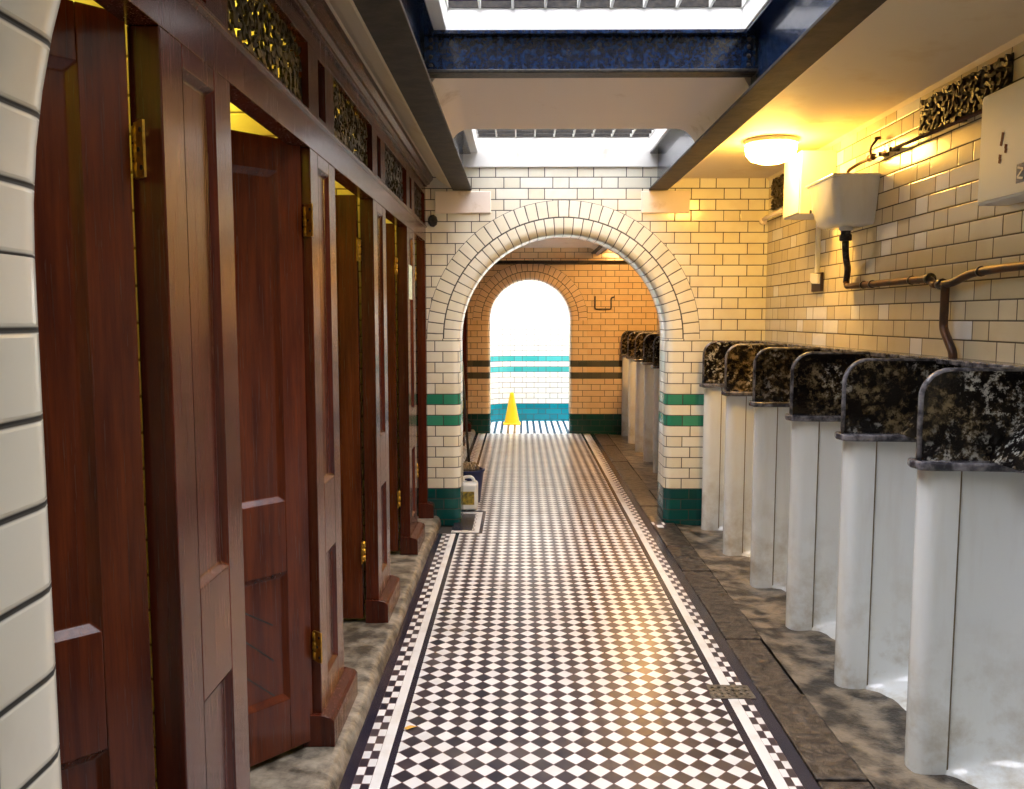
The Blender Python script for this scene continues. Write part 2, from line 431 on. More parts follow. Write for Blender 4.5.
o = arch_wall('wall_middle', YA, TH, -2.05, XR+.02, 2.475, ACX, AR, AOR, ACZ, 'tile_arch', 'tile_ring', 38)
o['label'] = 'cream glazed brick wall with large round arch, green bands and dark green base'
o = arch_wall('wall_far', YE, .30, -2.05, XR+.02, 2.475, .125, .50, .715, 1.42, 'tile_far', 'tile_far_ring', 30)
o['label'] = 'warm buff brick wall at the far end with smaller bright archway'
o = arch_wall('wall_near', .545, .20, -2.05, XR+.02, 2.72, .30, .705, .935, 1.50, 'tile_arch', 'tile_ring', 38)
o['label'] = 'white glazed brick arch pier rising at the left edge close to the camera'
# white rendered panel over the brickwork, above the middle arch inside the skylight
bm = B(); box(bm, -.46, .99, YA-.012, YB, 2.475, 2.74); struct(obj('trim_1', bm, 'white_plaster', bevel=.004), 'white painted upstand above the middle brick wall', 'upstand')

def tiled_box(name, dims, mat, label):
    bm = B(); box(bm, *dims); boxuv(bm); return struct(obj(name, bm, mat), label, 'wall')
tiled_box('wall_right', (XR, XR+.1, -2.2, YE+.3, -.05, ZC+.4), 'tile_right', 'cream and yellowed glazed brick wall behind the urinals')
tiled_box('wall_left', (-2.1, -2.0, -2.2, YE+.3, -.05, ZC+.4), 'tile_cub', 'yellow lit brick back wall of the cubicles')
tiled_box('wall_back', (-2.0, XR, -2.3, -2.2, -.05, 2.8), 'tile_arch', 'brick wall behind the viewer')
PIL = [(1.56, 1.93), (2.65, 3.00), (3.77, 4.12), (4.89, 5.24)]
k = 1
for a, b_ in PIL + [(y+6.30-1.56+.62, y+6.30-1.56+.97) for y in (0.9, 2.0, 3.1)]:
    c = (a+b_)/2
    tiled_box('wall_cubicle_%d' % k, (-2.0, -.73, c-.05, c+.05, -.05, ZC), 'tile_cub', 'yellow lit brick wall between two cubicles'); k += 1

# exit lobby
bm = B()
pts = [(-.46, 10.8), (-.46, 11.45)] + [(-.46+.35*(1-math.cos(t)), 11.45+.35*math.sin(t)) for t in [PI/2*i/8 for i in range(1, 9)]] + [(1.9, 11.8)]
acc = 0; uvl = bm.loops.layers.uv.verify()
for a, b_ in zip(pts, pts[1:]):
    L = math.hypot(b_[0]-a[0], b_[1]-a[1])
    vs = [bm.verts.new(p) for p in ((a[0], a[1], -.02), (b_[0], b_[1], -.02), (b_[0], b_[1], 3.4), (a[0], a[1], 3.4))]
    f = bm.faces.new(vs[::-1])
    for l in f.loops:
        t = acc if (Vector(l.vert.co.xy)-Vector(a)).length < 1e-5 else acc+L
        l[uvl].uv = (t, l.vert.co.z)
    acc += L
bmesh.ops.remove_doubles(bm, verts=bm.verts[:], dist=.0001)
o = struct(obj('wall_exit', bm, 'tile_white'), 'white glazed brick wall with teal base seen through the far archway', 'wall')
md = o.modifiers.new('solid', 'SOLIDIFY'); md.thickness = .08; md.offset = 1
tiled_box('wall_exit_right', (1.9, 2.0, YEB, 11.88, -.02, 3.4), 'tile_white', 'white brick wall at the right of the exit lobby')

# floor
bm = B(); uvl = bm.loops.layers.uv.verify()
def fl(x0, x1, y0, y1, mi, uv=None, z=0):
    if y1 <= y0: return
    f = quad(bm, [(x0, y0, z), (x1, y0, z), (x1, y1, z), (x0, y1, z)], mi)
    for l in f.loops:
        p = l.vert.co
        if uv == 'h': l[uvl].uv = ((p.y-y0)/(y1-y0), p.x)
        else: l[uvl].uv = ((p.x-x0)/(x1-x0), p.y)
# material slots: 0 field 1 checks 2 white 3 dark 4 stripes 5 dirt
J0, J1 = 5.56, 6.22
XL = -.409; XRf = .768; Y_0 = -2.2
for y0, y1 in ((Y_0, J0), (J1, YE)):
    fl(-.58, -.523, y0, y1, 3); fl(-.523, -.467, y0, y1, 1); fl(-.467, -.433, y0, y1, 2); fl(-.433, XL, y0, y1, 3)
dx = .155
fl(-.467, -.523+dx+.04, J0+.09, J1-.09, 3); fl(-.523+dx+.04, -.467+dx, J0+.09, J1-.09, 1); fl(-.467+dx, -.433+dx, J0+.03, J1-.03, 2); fl(-.433+dx, XL+dx, J0, J1, 3); fl(-.467+dx, -.433+dx, J0, J0+.03, 3); fl(-.467+dx, -.433+dx, J1-.03, J1, 3)
fl(XL, -.467+dx, J0, J0+.03, 3); fl(-.467, XL, J0, J0+.03, 3); fl(-.467, -.467+dx, J0+.03, J0+.06, 2)
fl(-.467, -.467+dx, J0+.06, J0+.09, 1, 'h')
fl(-.467, -.467+dx, J1-.03, J1, 3); fl(-.467, -.467+dx, J1-.06, J1-.03, 2); fl(-.467, -.467+dx, J1-.09, J1-.06, 1, 'h')
fl(.93, 1.02, 5.70, YA, 1, 'h', .009)
fl(XL, XRf, Y_0, J0, 0); fl(XL+dx, XRf, J0, J1, 0); fl(XL, XRf, J1, YE, 0)
fl(XRf, .796, Y_0, YE, 3); fl(.796, .834, Y_0, YE, 2); fl(.834, .882, Y_0, YE, 1); fl(.882, .93, Y_0, YE, 3)
fl(-.40, .65, YE, 12.0, 4); fl(.65, 1.95, YE, 12.0, 4); fl(-.6, -.40, YE, 12.0, 4)
f = quad(bm, [(-2.1, -2.2, -.03), (2.0, -2.2, -.03), (2.0, 12, -.03), (-2.1, 12, -.03)], 5)
o = struct(obj('floor', bm, ['field', 'checks', 'f_white', 'f_dark', 'stripes', 'dirt']), 'black and white diagonal chequered tile floor with striped border', 'floor')

# stone gutter slabs
def slabs(x0, x1, ys, z, name, mat, label, jag=0, seed=1):
    rnd = random.Random(seed); bm = B()
    for a, b_ in zip(ys, ys[1:]):
        j = rnd.uniform(-.006, .006)
        fs = box(bm, x0+.003, x1-.003+j, a+.004, b_-.004, -.06, z+rnd.uniform(-.004, .004))
    return struct(obj(name, bm, mat, bevel=.006), label, 'gutter')
def ysq(a, b_, lo, hi, seed):
    r = random.Random(seed); ys = [a]
    while ys[-1] < b_-.2: ys.append(min(b_, ys[-1]+r.uniform(lo, hi)))
    ys[-1] = b_; return ys
slabs(.932, 1.10, ysq(.84, YE, .42, .62, 5), .002, 'floor_gutter', 'stone', 'row of dark worn stone slabs along the tiled floor')
bm = B(); r = random.Random(8)
n = 240; ya, yb = .84, YE
prev = None
for i in range(n+1):
    y = ya+(yb-ya)*i/n
    row = []
    for jx in range(7):
        x = 1.103+(1.46-1.103)*jx/6
        z = -.004-.012*math.sin(PI*jx/6)+r.uniform(-.003, .003)
        row.append(bm.verts.new((x, y, z)))
    if prev:
        for jx in range(6): bm.faces.new((prev[jx], prev[jx+1], row[jx+1], row[jx])).smooth = True
    prev = row
o = struct(obj('floor_channel', bm, 'cement'), 'rough brown cement channel at the foot of the urinals', 'gutter')

# raised kerb under the cubicles, worn rounded nosing
bm = B(); r = random.Random(3)
prof = [(-2.0, .05), (-.66, .05), (-.615, .052), (-.59, .049), (-.575, .042), (-.566, .025), (-.56, 0), (-.56, -.02), (-2.0, -.02)]
def kerb(y0, y1, n):
    prev = None
    for i in range(n+1):
        y = y0+(y1-y0)*i/n
        wob = .012*math.sin(y*5.3)*math.sin(y*2.1)+r.uniform(-.002, .002)
        ring = [bm.verts.new((p[0]+(wob if -.62 < p[0] and p[1] > .02 else 0), y, p[1]+(r.uniform(-.003, .002) if p[1] > .03 and p[0] > -1 else 0))) for p in prof]
        if prev:
            for a in range(len(prof)-1):
                bm.faces.new((prev[a], ring[a], ring[a+1], prev[a+1])).smooth = True
        prev = ring
kerb(.84, YA+.0, 110); kerb(YB, YE, 60)
bmesh.ops.recalc_face_normals(bm, faces=bm.faces[:])
struct(obj('floor_kerb', bm, 'kerb', smooth=True), 'worn grey stone kerb carrying the cubicle screen', 'kerb')

# ceiling: left strip, right strip, soffits, slab with skylight wells
bm = B()
for y0, y1 in ((.84, YA), (YB, YE)):
    box(bm, 1.10, XR, y0, y1, ZC, ZC+.10)
    prism(bm, [(.99, 2.345), (1.035, 2.345), (1.045, 2.365), (1.075, 2.37), (1.10, ZC), (1.10, ZC+.1), (.99, ZC+.1)], 1, y0, y1)
    prism(bm, [(-2.0, ZC+.02), (-.62, ZC+.02), (-.585, 2.415), (-.55, 2.385), (-.48, 2.338), (-.44, 2.335), (-.44, 2.5), (-2.0, 2.5)], 1, y0, y1)
box(bm, -2.0, XR, -2.2, .70, 2.74, 2.84)  # unseen roof over and behind the camera, added to block sky light
struct(obj('ceiling', bm, 'plaster'), 'cream plaster ceiling strips beside the iron beams', 'ceiling')
WX0, WX1 = -.29, .88
bm = B()
for y0, y1, wells in ((.84, YA, ((.84, 3.46), (4.60, YA))), (YB, YE, ((YB, 7.0), (8.0, 9.6)))):
    box(bm, -.46, WX0, y0, y1, 2.575, 2.74); box(bm, WX1, 1.02, y0, y1, 2.575, 2.74)
    ys = [y0]+[v for wv in wells for v in wv]+[y1]
    for i in range(0, len(ys), 2):
        if ys[i+1]-ys[i] > .01: box(bm, WX0, WX1, ys[i], ys[i+1], 2.575 if i else 2.575, 2.74)
struct(obj('ceiling_slab', bm, 'white_plaster', bevel=.003), 'white painted sides of the skylight wells', 'ceiling')
bm = B(); box(bm, -2.1, WX0-.1, -2.2, YEB, 2.76, 2.86); box(bm, WX1+.1, XR+.1, -2.2, YEB, 2.76, 2.86); box(bm, WX0-.1, WX1+.1, 9.6, YEB, 2.76, 2.86)
box(bm, -.2, WX0-.1, YB, 9.6, 2.76, 2.86)
struct(obj('ceiling_roof', bm, 'dirt'), 'street slab above', 'ceiling')
# soffit panels with coved ends
def soffit(name, y0, y1, label, dz=0):
    pr = []; n = 8
    xs0, xs1, zt, zb = -.375, .935, 2.455+dz, 2.345+dz; cr = .105
    for i in range(n+1):
        a = PI/2*i/n; pr.append((xs0+cr-cr*math.cos(a), zt-cr+cr*math.sin(a)))
    for i in range(n+1):
        a = PI/2*(1-i/n); pr.append((xs1-cr+cr*math.cos(a), zt-cr+cr*math.sin(a)))
    pr += [(xs1, zt+.1), (xs0, zt+.1)]
    bm = B(); prism(bm, pr, 1, y0, y1)
    return struct(obj(name, bm, 'soffit', smooth=True), label, 'ceiling')
soffit('ceiling_soffit', 3.52, 4.60, 'pinkish cream plaster soffit with rounded ends between the two skylights')
soffit('ceiling_soffit_far', 8.6, 10.4, 'cream soffit with rounded ends seen through the arch', -.15)
bm = B(); box(bm, -.375, .935, 3.50, 4.60, 2.47, 2.58); box(bm, -.375, .935, 8.6, 10.4, 2.40, 2.58)
struct(obj('ceiling_core', bm, 'white_plaster'), 'white core above the soffits', 'ceiling')

# pavement light windows
def pavement(name, y0, y1, label):
    t = thing(name, label, 'skylight', ((WX0+WX1)/2, (y0+y1)/2, 2.672)); t['kind'] = 'structure'
    bm = B(); hx = (WX1-WX0)/2; hy = (y1-y0)/2
    nx = 9; ny = max(2, round((y1-y0)/.1))
    for i in range(nx+1):
        x = -hx+2*hx*i/nx; box(bm, x-.005, x+.005, -hy, hy, 0, .04)
    gf = obj('grid_frame', bm, 'white_paint', t); bm = B()
    for j in range(ny+1):
        y = -hy+2*hy*j/ny; box(bm, -hx, hx, y-.006, y+.006, .004, .046)
    obj('cross_bar', bm, 'iron', gf)
    bm = B(); quad(bm, [(-hx, -hy, .03), (hx, -hy, .03), (hx, hy, .03), (-hx, hy, .03)][::-1])
    obj('pane', bm, 'glass', t)
pavement('window_1', .84, 3.46, 'cast grid of purple glass lenses above the near part of the corridor')
pavement('window_2', 4.60, YA-.012, 'cast grid of dark glass lenses in front of the brick arch wall')
pavement('window_3', YB, 7.0, 'pavement glass beyond the arch')
pavement('window_4', 8.0, 9.0, 'pavement glass further beyond the arch')

# ------------------------------------------------------------ iron beams
def long_beam(x, y0, y1, label, z=2.32):
    t = thing('iron_beam', label, 'beam', (x, y0, z)); L = y1-y0
    bm = B(); box(bm, -.065, .065, 0, L, 0, .014); obj('bottom_flange', bm, 'flange', t, bevel=.003)
    bm = B(); box(bm, -.008, .008, 0, L, .014, .245); 
    box(bm, -.06, .06, 0, L, .243, .255)
    obj('web', bm, 'navy', t, bevel=.003)
    return t
long_beam(-.397, .84, YA, 'long dark riveted iron beam over the cubicle side of the near corridor')
long_beam(.945, .84, YA, 'long brown iron beam beside the lit cream ceiling above the urinals')
long_beam(-.397, YB, YE, 'left iron beam beyond the brick arch', 2.24)
long_beam(.945, YB, YE, 'right iron beam seen at the top of the arch opening', 2.24)
def cross_beam(y, label):
    t = thing('cross_beam', label, 'beam', (.274, y, 2.41))
    bm = B(); box(bm, -.655, .655, -.05, .03, 0, .014); obj('bottom_flange', bm, 'iron', t, bevel=.003)
    bm = B(); box(bm, -.655, .655, -.006, .012, .016, .150); box(bm, -.62, .62, -.045, .05, .150, .165); obj('web', bm, 'navy', t, bevel=.002)
    for s in (-1, 1):
        bm = B(); prism(bm, [(s*.655, .0), (s*.655, .15), (s*.60, .15), (s*.60, .0)], 1, -.016, -.006)
        box(bm, s*.63-.028, s*.63+.028, -.05, -.006, .016, .022)
        br = obj('end_cleat', bm, 'navy', t)
        bm = B()
        for zz in (.035, .07, .105, .135):
            bmesh.ops.create_uvsphere(bm, u_segments=8, v_segments=6, radius=.009, matrix=Matrix.Translation((s*.628, -.018, zz)))
        obj('rivet', bm, 'flange', br, smooth=True)
cross_beam(3.45, 'dark blue glossy cross beam between the two skylights')
cross_beam(7.05, 'dark cross beam beyond the brick arch')
# bearing stones under the beams
for x0, x1, lab in ((-.585, -.20, 'smooth pale bearing stone under the left beam end'), (.83, 1.16, 'smooth orange lit bearing stone under the right beam end')):
    bm = B(); box(bm, x0, x1, YA-.012, YA+.05, 2.165, 2.315)
    struct(obj('trim_2' if x0 < 0 else 'trim_3', bm, 'soffit', bevel=.006), lab, 'stone')

# ------------------------------------------------------------ joinery
def panelled(bm, u0, u1, v0, v1, t, pu0, pu1, pans, dep=.014, mo=.014, mi_panel=0, T=None):
    """framed board in (u, n, v): frame thickness t (n 0 .. t) with sunk panels on both sides"""
    start = len(bm.verts)
    box(bm, u0, pu0, 0, t, v0, v1); box(bm, pu1, u1, 0, t, v0, v1)
    e = [v0]+[v for p in pans for v in p]+[v1]
    for i in range(0, len(e), 2): box(bm, pu0, pu1, 0, t, e[i], e[i+1])
    for a, b_ in pans:
        for n0, n1 in ((0, dep), (t, t-dep)):
            o_ = [(pu0, n0, a), (pu1, n0, a), (pu1, n0, b_), (pu0, n0, b_)]
            i_ = [(pu0+mo, n1, a+mo), (pu1-mo, n1, a+mo), (pu1-mo, n1, b_-mo), (pu0+mo, n1, b_-mo)]
            ov = [bm.verts.new(p) for p in o_]; iv = [bm.verts.new(p) for p in i_]
            for k in range(4):
                q = (ov[k], ov[(k+1) % 4], iv[(k+1) % 4], iv[k]); f = bm.faces.new(q)
            bm.faces.new(iv)
    bm.verts.ensure_lookup_table()
    if T is not None:
        for v in bm.verts[start:]: v.co = T @ v.co
def fret(bm, w, h, th, seed, dens=.030, wd=.0085):
    """leafy scroll fretwork filling a w x h panel in the local (y, z) plane, x is thickness"""
    r = random.Random(seed)
    ny = max(2, int(w/dens)); nz = max(2, int(h/dens))
    for i in range(ny):
        for j in range(nz):
            cy = (i+.5)*w/ny+r.uniform(-.011, .011); cz = (j+.5)*h/nz+r.uniform(-.010, .010)
            a0 = r.uniform(0, 2*PI); L = dens*r.uniform(1.0, 1.9); cv = r.choice((-1, 1))*r.uniform(.5, 1.4)
            pts = []; a = a0; p = Vector((cy-math.cos(a0)*L*.5, cz-math.sin(a0)*L*.5))
            for s in range(5):
                pts.append((p.copy(), a)); p = p+Vector((math.cos(a), math.sin(a)))*(L/4); a += cv/3
            tl = r.uniform(-.003, .004)
            lo, hi, lo2, hi2 = [], [], [], []
            for s, (q, an) in enumerate(pts):
                ww = wd*(.35, .9, 1.15, .9, .3)[s]
                nx_ = Vector((-math.sin(an), math.cos(an)))*ww
                for sgn, lst, x in ((1, hi, th), (-1, lo, th), (1, hi2, 0), (-1, lo2, 0)):
                    c = q+nx_*sgn; c.x = min(max(c.x, 0), w); c.y = min(max(c.y, 0), h)
                    lst.append(bm.verts.new((x+(tl if sgn > 0 and x else 0), c.x, c.y)))
            for s in range(4):
                bm.faces.new((lo[s], lo[s+1], hi[s+1], hi[s]))
                bm.faces.new((lo2[s], hi2[s], hi2[s+1], lo2[s+1]))
                bm.faces.new((hi[s], hi[s+1], hi2[s+1], hi2[s])); bm.faces.new((lo[s+1], lo[s], lo2[s], lo2[s+1]))
    bmesh.ops.recalc_face_normals(bm, faces=bm.faces[:])

ZH = 1.975; ZG0, ZG1 = 2.085, 2.29; FT = XP-XF
TX = Matrix(((0, -1, 0, 0), (1, 0, 0, 0), (0, 0, 1, 0), (0, 0, 0, 1)))   # u -> y, n -> -x
def screen(name, label, y0, y1, pils, seed):
    t = thing(name, label, 'cubicle screen', (XP, y0, .05))
    bz = .05
    for a, b_ in pils:
        w = b_-a; bm = B()
        g = min(.10, w*.28)
        panelled(bm, a-y0, b_-y0, 0, ZH-bz, FT, a-y0+g, b_-y0-g, [(.20, .61), (.85, 1.88)], T=TX)
        p = obj('pilaster', bm, 'wood', t, bevel=.003)
        bm = B()
        prism(bm, [(.045, 0), (.045, .086), (.034, .098), (.004, .106), (-FT, .110), (-FT, 0)], 1, a-y0-.02, b_-y0+.02)
        obj('plinth', bm, 'wood', p, bevel=.002)
    # rails
    L = y1-y0
    bm = B(); box(bm, -FT, 0, 0, L, ZH-bz, ZG0-bz); prism(bm, [(0, ZG0-bz-.02), (.010, ZG0-bz-.012), (.010, ZG0-bz-.004), (0, ZG0-bz)], 1, 0, L)
    obj('transom_rail', bm, 'wood', t, bevel=.002)
    bm = B(); box(bm, -FT, 0, 0, L, ZG1-bz, 2.345-bz); obj('top_rail', bm, 'wood', t, bevel=.002)
    bm = B(); prism(bm, [(-FT, 2.345-bz), (.012, 2.345-bz), (.014, 2.356-bz), (.030, 2.362-bz), (.034, 2.374-bz), (.052, 2.392-bz), (.056, 2.412-bz), (-FT, 2.419-bz)], 1, 0, L)
    obj('cornice', bm, 'wood', t, bevel=.0015)
    # uprights between fretwork panels, with narrow sunk slots
    ops = []; cur = y0
    for a, b_ in pils: 
        if a > cur+.02: ops.append((cur, a))
        cur = b_
    if y1 > cur+.02: ops.append((cur, y1))
    for a, b_ in pils:
        bm = B(); w = b_-a
        panelled(bm, a-y0, b_-y0, ZG0-bz, ZG1-bz, FT, a-y0+w*.36, b_-y0-w*.36, [(ZG0-bz+.012, ZG1-bz-.012)], dep=.022, mo=.004, T=TX)
        obj('upright', bm, 'wood', t)
    for i, (a, b_) in enumerate(ops):
        if b_-a < .1: continue
        bm = B(); fret(bm, b_-a, ZG1-ZG0, .008, seed+i, dens=.024, wd=.0072)
        g = obj('fretwork_grille', bm, 'iron', t); g.location = (-.03, a-y0, ZG0-bz)
        g['label'] = 'black leafy cast iron ventilation panel'
    return t
screen('cubicle_screen', 'long mahogany screen with moulded cornice and fretwork panels, on the left of the near corridor', .84, YA, [(.84, .86)]+PIL+[(5.80, YA)], 10)
pil2 = [(YB, 6.26)]+[(y, y+.34) for y in (6.95, 8.05, 9.15)]+[(10.3, YE)]
screen('cubicle_screen', 'dark wooden screen glimpsed through the left side of the brick arch', YB, YE, pil2, 60)

def make_door(label):
    """hinged at local origin, leaf runs along -y, corridor face at +x"""
    t = thing('cubicle_door', label, 'door', (0, 0, .07))
    W = .70; Hh = 1.92; th = .038
    T = Matrix(((0, -1, 0, 0), (-1, 0, 0, 0), (0, 0, 1, 0), (0, 0, 0, 1)))
    bm = B(); panelled(bm, .004, W, 0, Hh, th, .088, W-.088, [(.17, .585), (.81, 1.82)], dep=.013, mo=.018, T=T)
    bmesh.ops.recalc_face_normals(bm, faces=bm.faces[:])
    obj('leaf', bm, 'wood_light', t, bevel=.0025)
    # chevron boards on the lower panel: narrow V-joint strips
    bm = B()
    for k in range(4):
        y = -.13-.04; 
        u0 = .135; u1 = W-.135; v0, v1 = .19, .565; m_ = (u0+u1)/2
        vv = v0+k*.115
        if k < 3:
            for s in (0, 1):
                a = (u0 if s == 0 else u1, vv); c = (m_, min(v1, vv+.2))
                d = Vector((c[0]-a[0], c[1]-a[1])).normalized(); nn = Vector((-d.y, d.x))*.0025
                for fx in (-.0128,):
                    quad(bm, [(fx, -(a[0]+nn.x), a[1]+nn.y), (fx, -(c[0]+nn.x), c[1]+nn.y), (fx, -(c[0]-nn.x), c[1]-nn.y), (fx, -(a[0]-nn.x), a[1]-nn.y)])
    bm2 = obj('board_joint', bm, 'iron', t)
    bm2.modifiers.new('s', 'SOLIDIFY').thickness = .0015
    for z in (.32, 1.68):
        bm = B(); tube(bm, [(.006, .006, z-.045), (.006, .006, z+.045)], .007, 10)
        for q in range(3): lathe(bm, [(.0095, z-.047+q*.032), (.0095, z-.045+q*.032+.024)], 10, (.006, .006, 0))
        box(bm, .004, .045, .001, .0055, z-.05, z+.05)
        hg = obj('hinge', bm, 'brass', t)
        bm = B()
        for q in (-.033, 0, .033):
            lathe(bm, [(.0045, -.0012), (.0045, .001)], 10, (.028+(.008 if q else -.002), 0, z+q), 'Y')
        obj('screw', bm, 'iron', hg)
    return t
doors = [((-.70, 1.545), 45, 'nearest cubicle door, cropped by the left pier, dark red brown and half open inwards'),
         ((-.674, 2.642), 42, 'orange brown panelled cubicle door half open, second from the viewer'),
         ((-.718, 3.755), 89, 'third cubicle door swung fully inwards with two gold hinges on its jamb'),
         ((-.718, 4.875), 88, 'fourth cubicle door from the viewer, fully open just before the pinned paper notice'),
         ((-.718, 5.785), 89, 'last narrow looking cubicle door beside the brick arch')]
d0 = make_door(doors[0][2])
for i, (p, a, lab) in enumerate(doors):
    d = d0 if i == 0 else copy_tree(d0)
    d.location = (p[0], p[1], .07); d['label'] = lab; d['group'] = 'mahogany cubicle doors'
    d.rotation_euler = (0, 0, -math.radians(a))
    if i == 4: d.scale = (1, .72, 1)
# closed doors in the second room
ops2 = [(7.29, 8.05), (8.39, 9.15), (9.49, 10.3)]
for i, (a, b_) in enumerate(ops2):
    d = copy_tree(d0); d.location = (-.70, b_-.01, .07); d.rotation_euler = (0, 0, 0); d['label'] = ('closed dark cubicle door beyond the brick arch', 'middle closed cubicle door beyond the brick arch', 'farthest closed cubicle door, nearest the bright archway')[i]
    d['group'] = 'closed cubicle doors beyond the arch'; d.scale = (1, (b_-a-.02)/.70, 1)

# notice pinned to the fourth pilaster
bm = B(); box(bm, -.001, .001, 0, .15, 0, .20)
n_ = obj('paper_notice', bm, 'paper'); n_.location = (XP+.0015, 4.93, 1.56); tag(n_, 'pale green paper notice pinned to the wooden screen near the arch', 'notice')

# ------------------------------------------------------------ urinals
UW = .625
def bowl_pt(t, x0, y0, y1, depth):
    """t 0..1 from far end round the back to the near end"""
    a = PI*t; c, s = math.cos(a), math.sin(a); e = .62
    yc, hw = (y0+y1)/2, (y1-y0)/2
    return (x0+depth*abs(s)**e, yc+hw*(abs(c)**.85)*(1 if c > 0 else -1))
def make_urinal(label):
    """origin at floor, at far partition; front towards -x, bay runs along -y"""
    t = thing('stall_urinal', label, 'urinal')
    X0 = 1.268
    # pilaster: rounded upright
    bm = B(); r_ = .05; x0, x1, ya, yb = X0, X0+.105, -.005, .10
    pts = []
    for cx, cy, a0 in ((x0+r_, ya+r_, PI), (x0+.105, ya, None), (x0+.105, yb, None), (x0+r_, yb-r_, PI/2)):
        if a0 is None: pts.append((cx, cy))
        else:
            for k in range(7):
                a = a0+PI/2*k/6; pts.append((cx+r_*math.cos(a), cy+r_*math.sin(a)))
    prism(bm, pts, 2, -.03, .985)
    obj('pilaster', bm, 'porcelain', t, smooth=True)
    # concave stall with a lip flaring out at the foot
    bm = B(); NT, rows = 36, []
    fy, ny = .002, -UW+.095
    zs = [.985, .7, .4, .22, .17, .13, .09, .06, .035, .015, 0, -.03]
    fl_ = [0, 0, 0, 0, 0, .0, .03, .09, .21, .38, .60, .66]
    for z, f_ in zip(zs, fl_):
        row = []
        for k in range(NT+1):
            px, py = bowl_pt(k/NT, X0+.112, ny, fy, .30)
            xx = px*(1-f_)+(X0+.02)*f_ if px > X0+.02 else px
            row.append(bm.verts.new((xx, py, z)))
        rows.append(row)
    for a, b_ in zip(rows, rows[1:]):
        for k in range(NT): bm.faces.new((a[k], a[k+1], b_[k+1], b_[k])).smooth = True
    obj('stall', bm, 'porcelain', t)
    bm = B(); box(bm, X0+.1045, X0+.1105, -.004, .06, 0, .975); obj('joint', bm, 'joint', t)
    # ledge
    bm = B(); pts = [(X0-.025, .080), (X0-.035, .04), (X0-.025, -.018), (X0+.02, -.028)]
    pts += [bowl_pt(k/24, X0+.09, ny+.025, fy-.035, .29) for k in range(1, 24)]
    pts += [(X0+.10, ny-.005), (X0+.40, ny-.012), (XR-.004, ny-.012), (XR-.004, .080)]
    prism(bm, pts, 2, .978, 1.005)
    obj('ledge', bm, 'slate_edge', t, bevel=.008, seg=3)
    # divider plate with rounded top corner and raised rim
    bm = B(); rr = .085; zt = 1.285; zb = 1.003; xa, xb = X0-.008, XR-.004
    out = [(xa, zb)]+[(xa+rr-rr*math.cos(PI/2*k/10), zt-rr+rr*math.sin(PI/2*k/10)) for k in range(11)]+[(xb, zt)]
    prism(bm, out+[(xb, zb)], 1, .018, .044)
    obj('divider', bm, 'slate', t)
    bm = B(); tube(bm, [(x, .031, z) for x, z in out], .0115, 10, rad=.001); obj('rim', bm, 'slate_edge', t)
    # sloping back slab
    bm = B(); prism(bm, [(X0+.20, 1.003), (X0+.225, 1.003), (XR-.015, 1.265), (XR-.05, 1.265)], 1, -UW+.046, .0175)
    obj('back_slab', bm, 'slate', t)
    bm = B(); box(bm, XR-.10, XR-.004, -UW+.05, .045, 1.275, 1.297); obj('capping', bm, 'slate_edge', t, bevel=.005)
    return t
UY = [2.60, 3.225, 3.85, 4.475, 5.10, 5.725]
UL = ['nearest white stall urinal with black stained slate divider, cut off by the right edge',
      'second white stall urinal from the viewer, with a chipped black ledge',
      'third stall urinal from the viewer along the right wall', 'fourth stall urinal from the viewer, black mottled divider',
      'fifth stall urinal from the viewer, one before the end of the row', 'stall urinal at the end of the row, against the arch pier']
u0 = make_urinal(UL[0])
for i, y in enumerate(UY):
    u = u0 if i == 0 else copy_tree(u0)
    u.location = (0, y, 0); u['label'] = UL[i]; u['group'] = 'stall urinals in the near room'
ORD = ['sixth', 'fifth', 'fourth', 'third', 'second', 'first']
for i, y in enumerate([7.255, 7.88, 8.505, 9.13, 9.755, 10.38]):
    u = copy_tree(u0); u.location = (0, y, 0); u['group'] = 'stall urinals beyond the arch'
    u['label'] = 'cream lit stall urinal beyond the arch, %s of six counted from the far wall' % ORD[i]
# chip in the second ledge, grate, leaf
bm = B(); pts = [(.735+.0, 3.10), (.905, 3.10), (.90, 3.215), (.74, 3.22)]
prism(bm, pts, 2, -.02, .003)
for i in range(6):
    for j in range(4): box(bm, .752+i*.025, .762+i*.025, 3.112+j*.026, 3.127+j*.026, .003, .0055)
g = obj('floor_grate', bm, 'grate'); tag(g, 'small speckled metal drain cover interrupting the white floor border on the right', 'drain cover')
bm = B(); vs = [(0, 0, .002), (.02, .012, .006), (.045, .008, .004), (.03, -.008, .007), (.012, -.014, .003)]
quad(bm, vs); o = obj('fallen_leaf', bm, 'leafm'); o.location = (-.41, 2.855, 0); o.modifiers.new('s', 'SOLIDIFY').thickness = .001
tag(o, 'tiny orange leaf lying on the chequered floor at left', 'leaf')

# ------------------------------------------------------------ right wall fittings
# cistern
cs = thing('cistern', 'tapered white porcelain high level cistern on the brick wall above the urinals', 'cistern', (XR, 4.25, 1.90))
bm = B(); rows = []
for z, x_, yn, yf in ((0, -.155, -.135, .14), (.012, -.175, -.15, .155), (.05, -.19, -.16, .165), (.12, -.205, -.175, .18), (.215, -.218, -.195, .195)):
    row = []; r_ = .045
    for cx, cy, a0 in ((x_+r_, yf-r_, PI/2), (x_+r_, yn+r_, PI)):
        for k in range(6):
            a = a0+PI/2*k/5; row.append(bm.verts.new((cx+r_*math.cos(a), cy+r_*math.sin(a), z)))
    row.append(bm.verts.new((-.002, yn+.0, z))); row.append(bm.verts.new((-.002, yf, z)))
    rows.append(row)
for a, b_ in zip(rows, rows[1:]):
    for k in range(len(a)): bm.faces.new((a[k], a[(k+1) % len(a)], b_[(k+1) % len(a)], b_[k]))
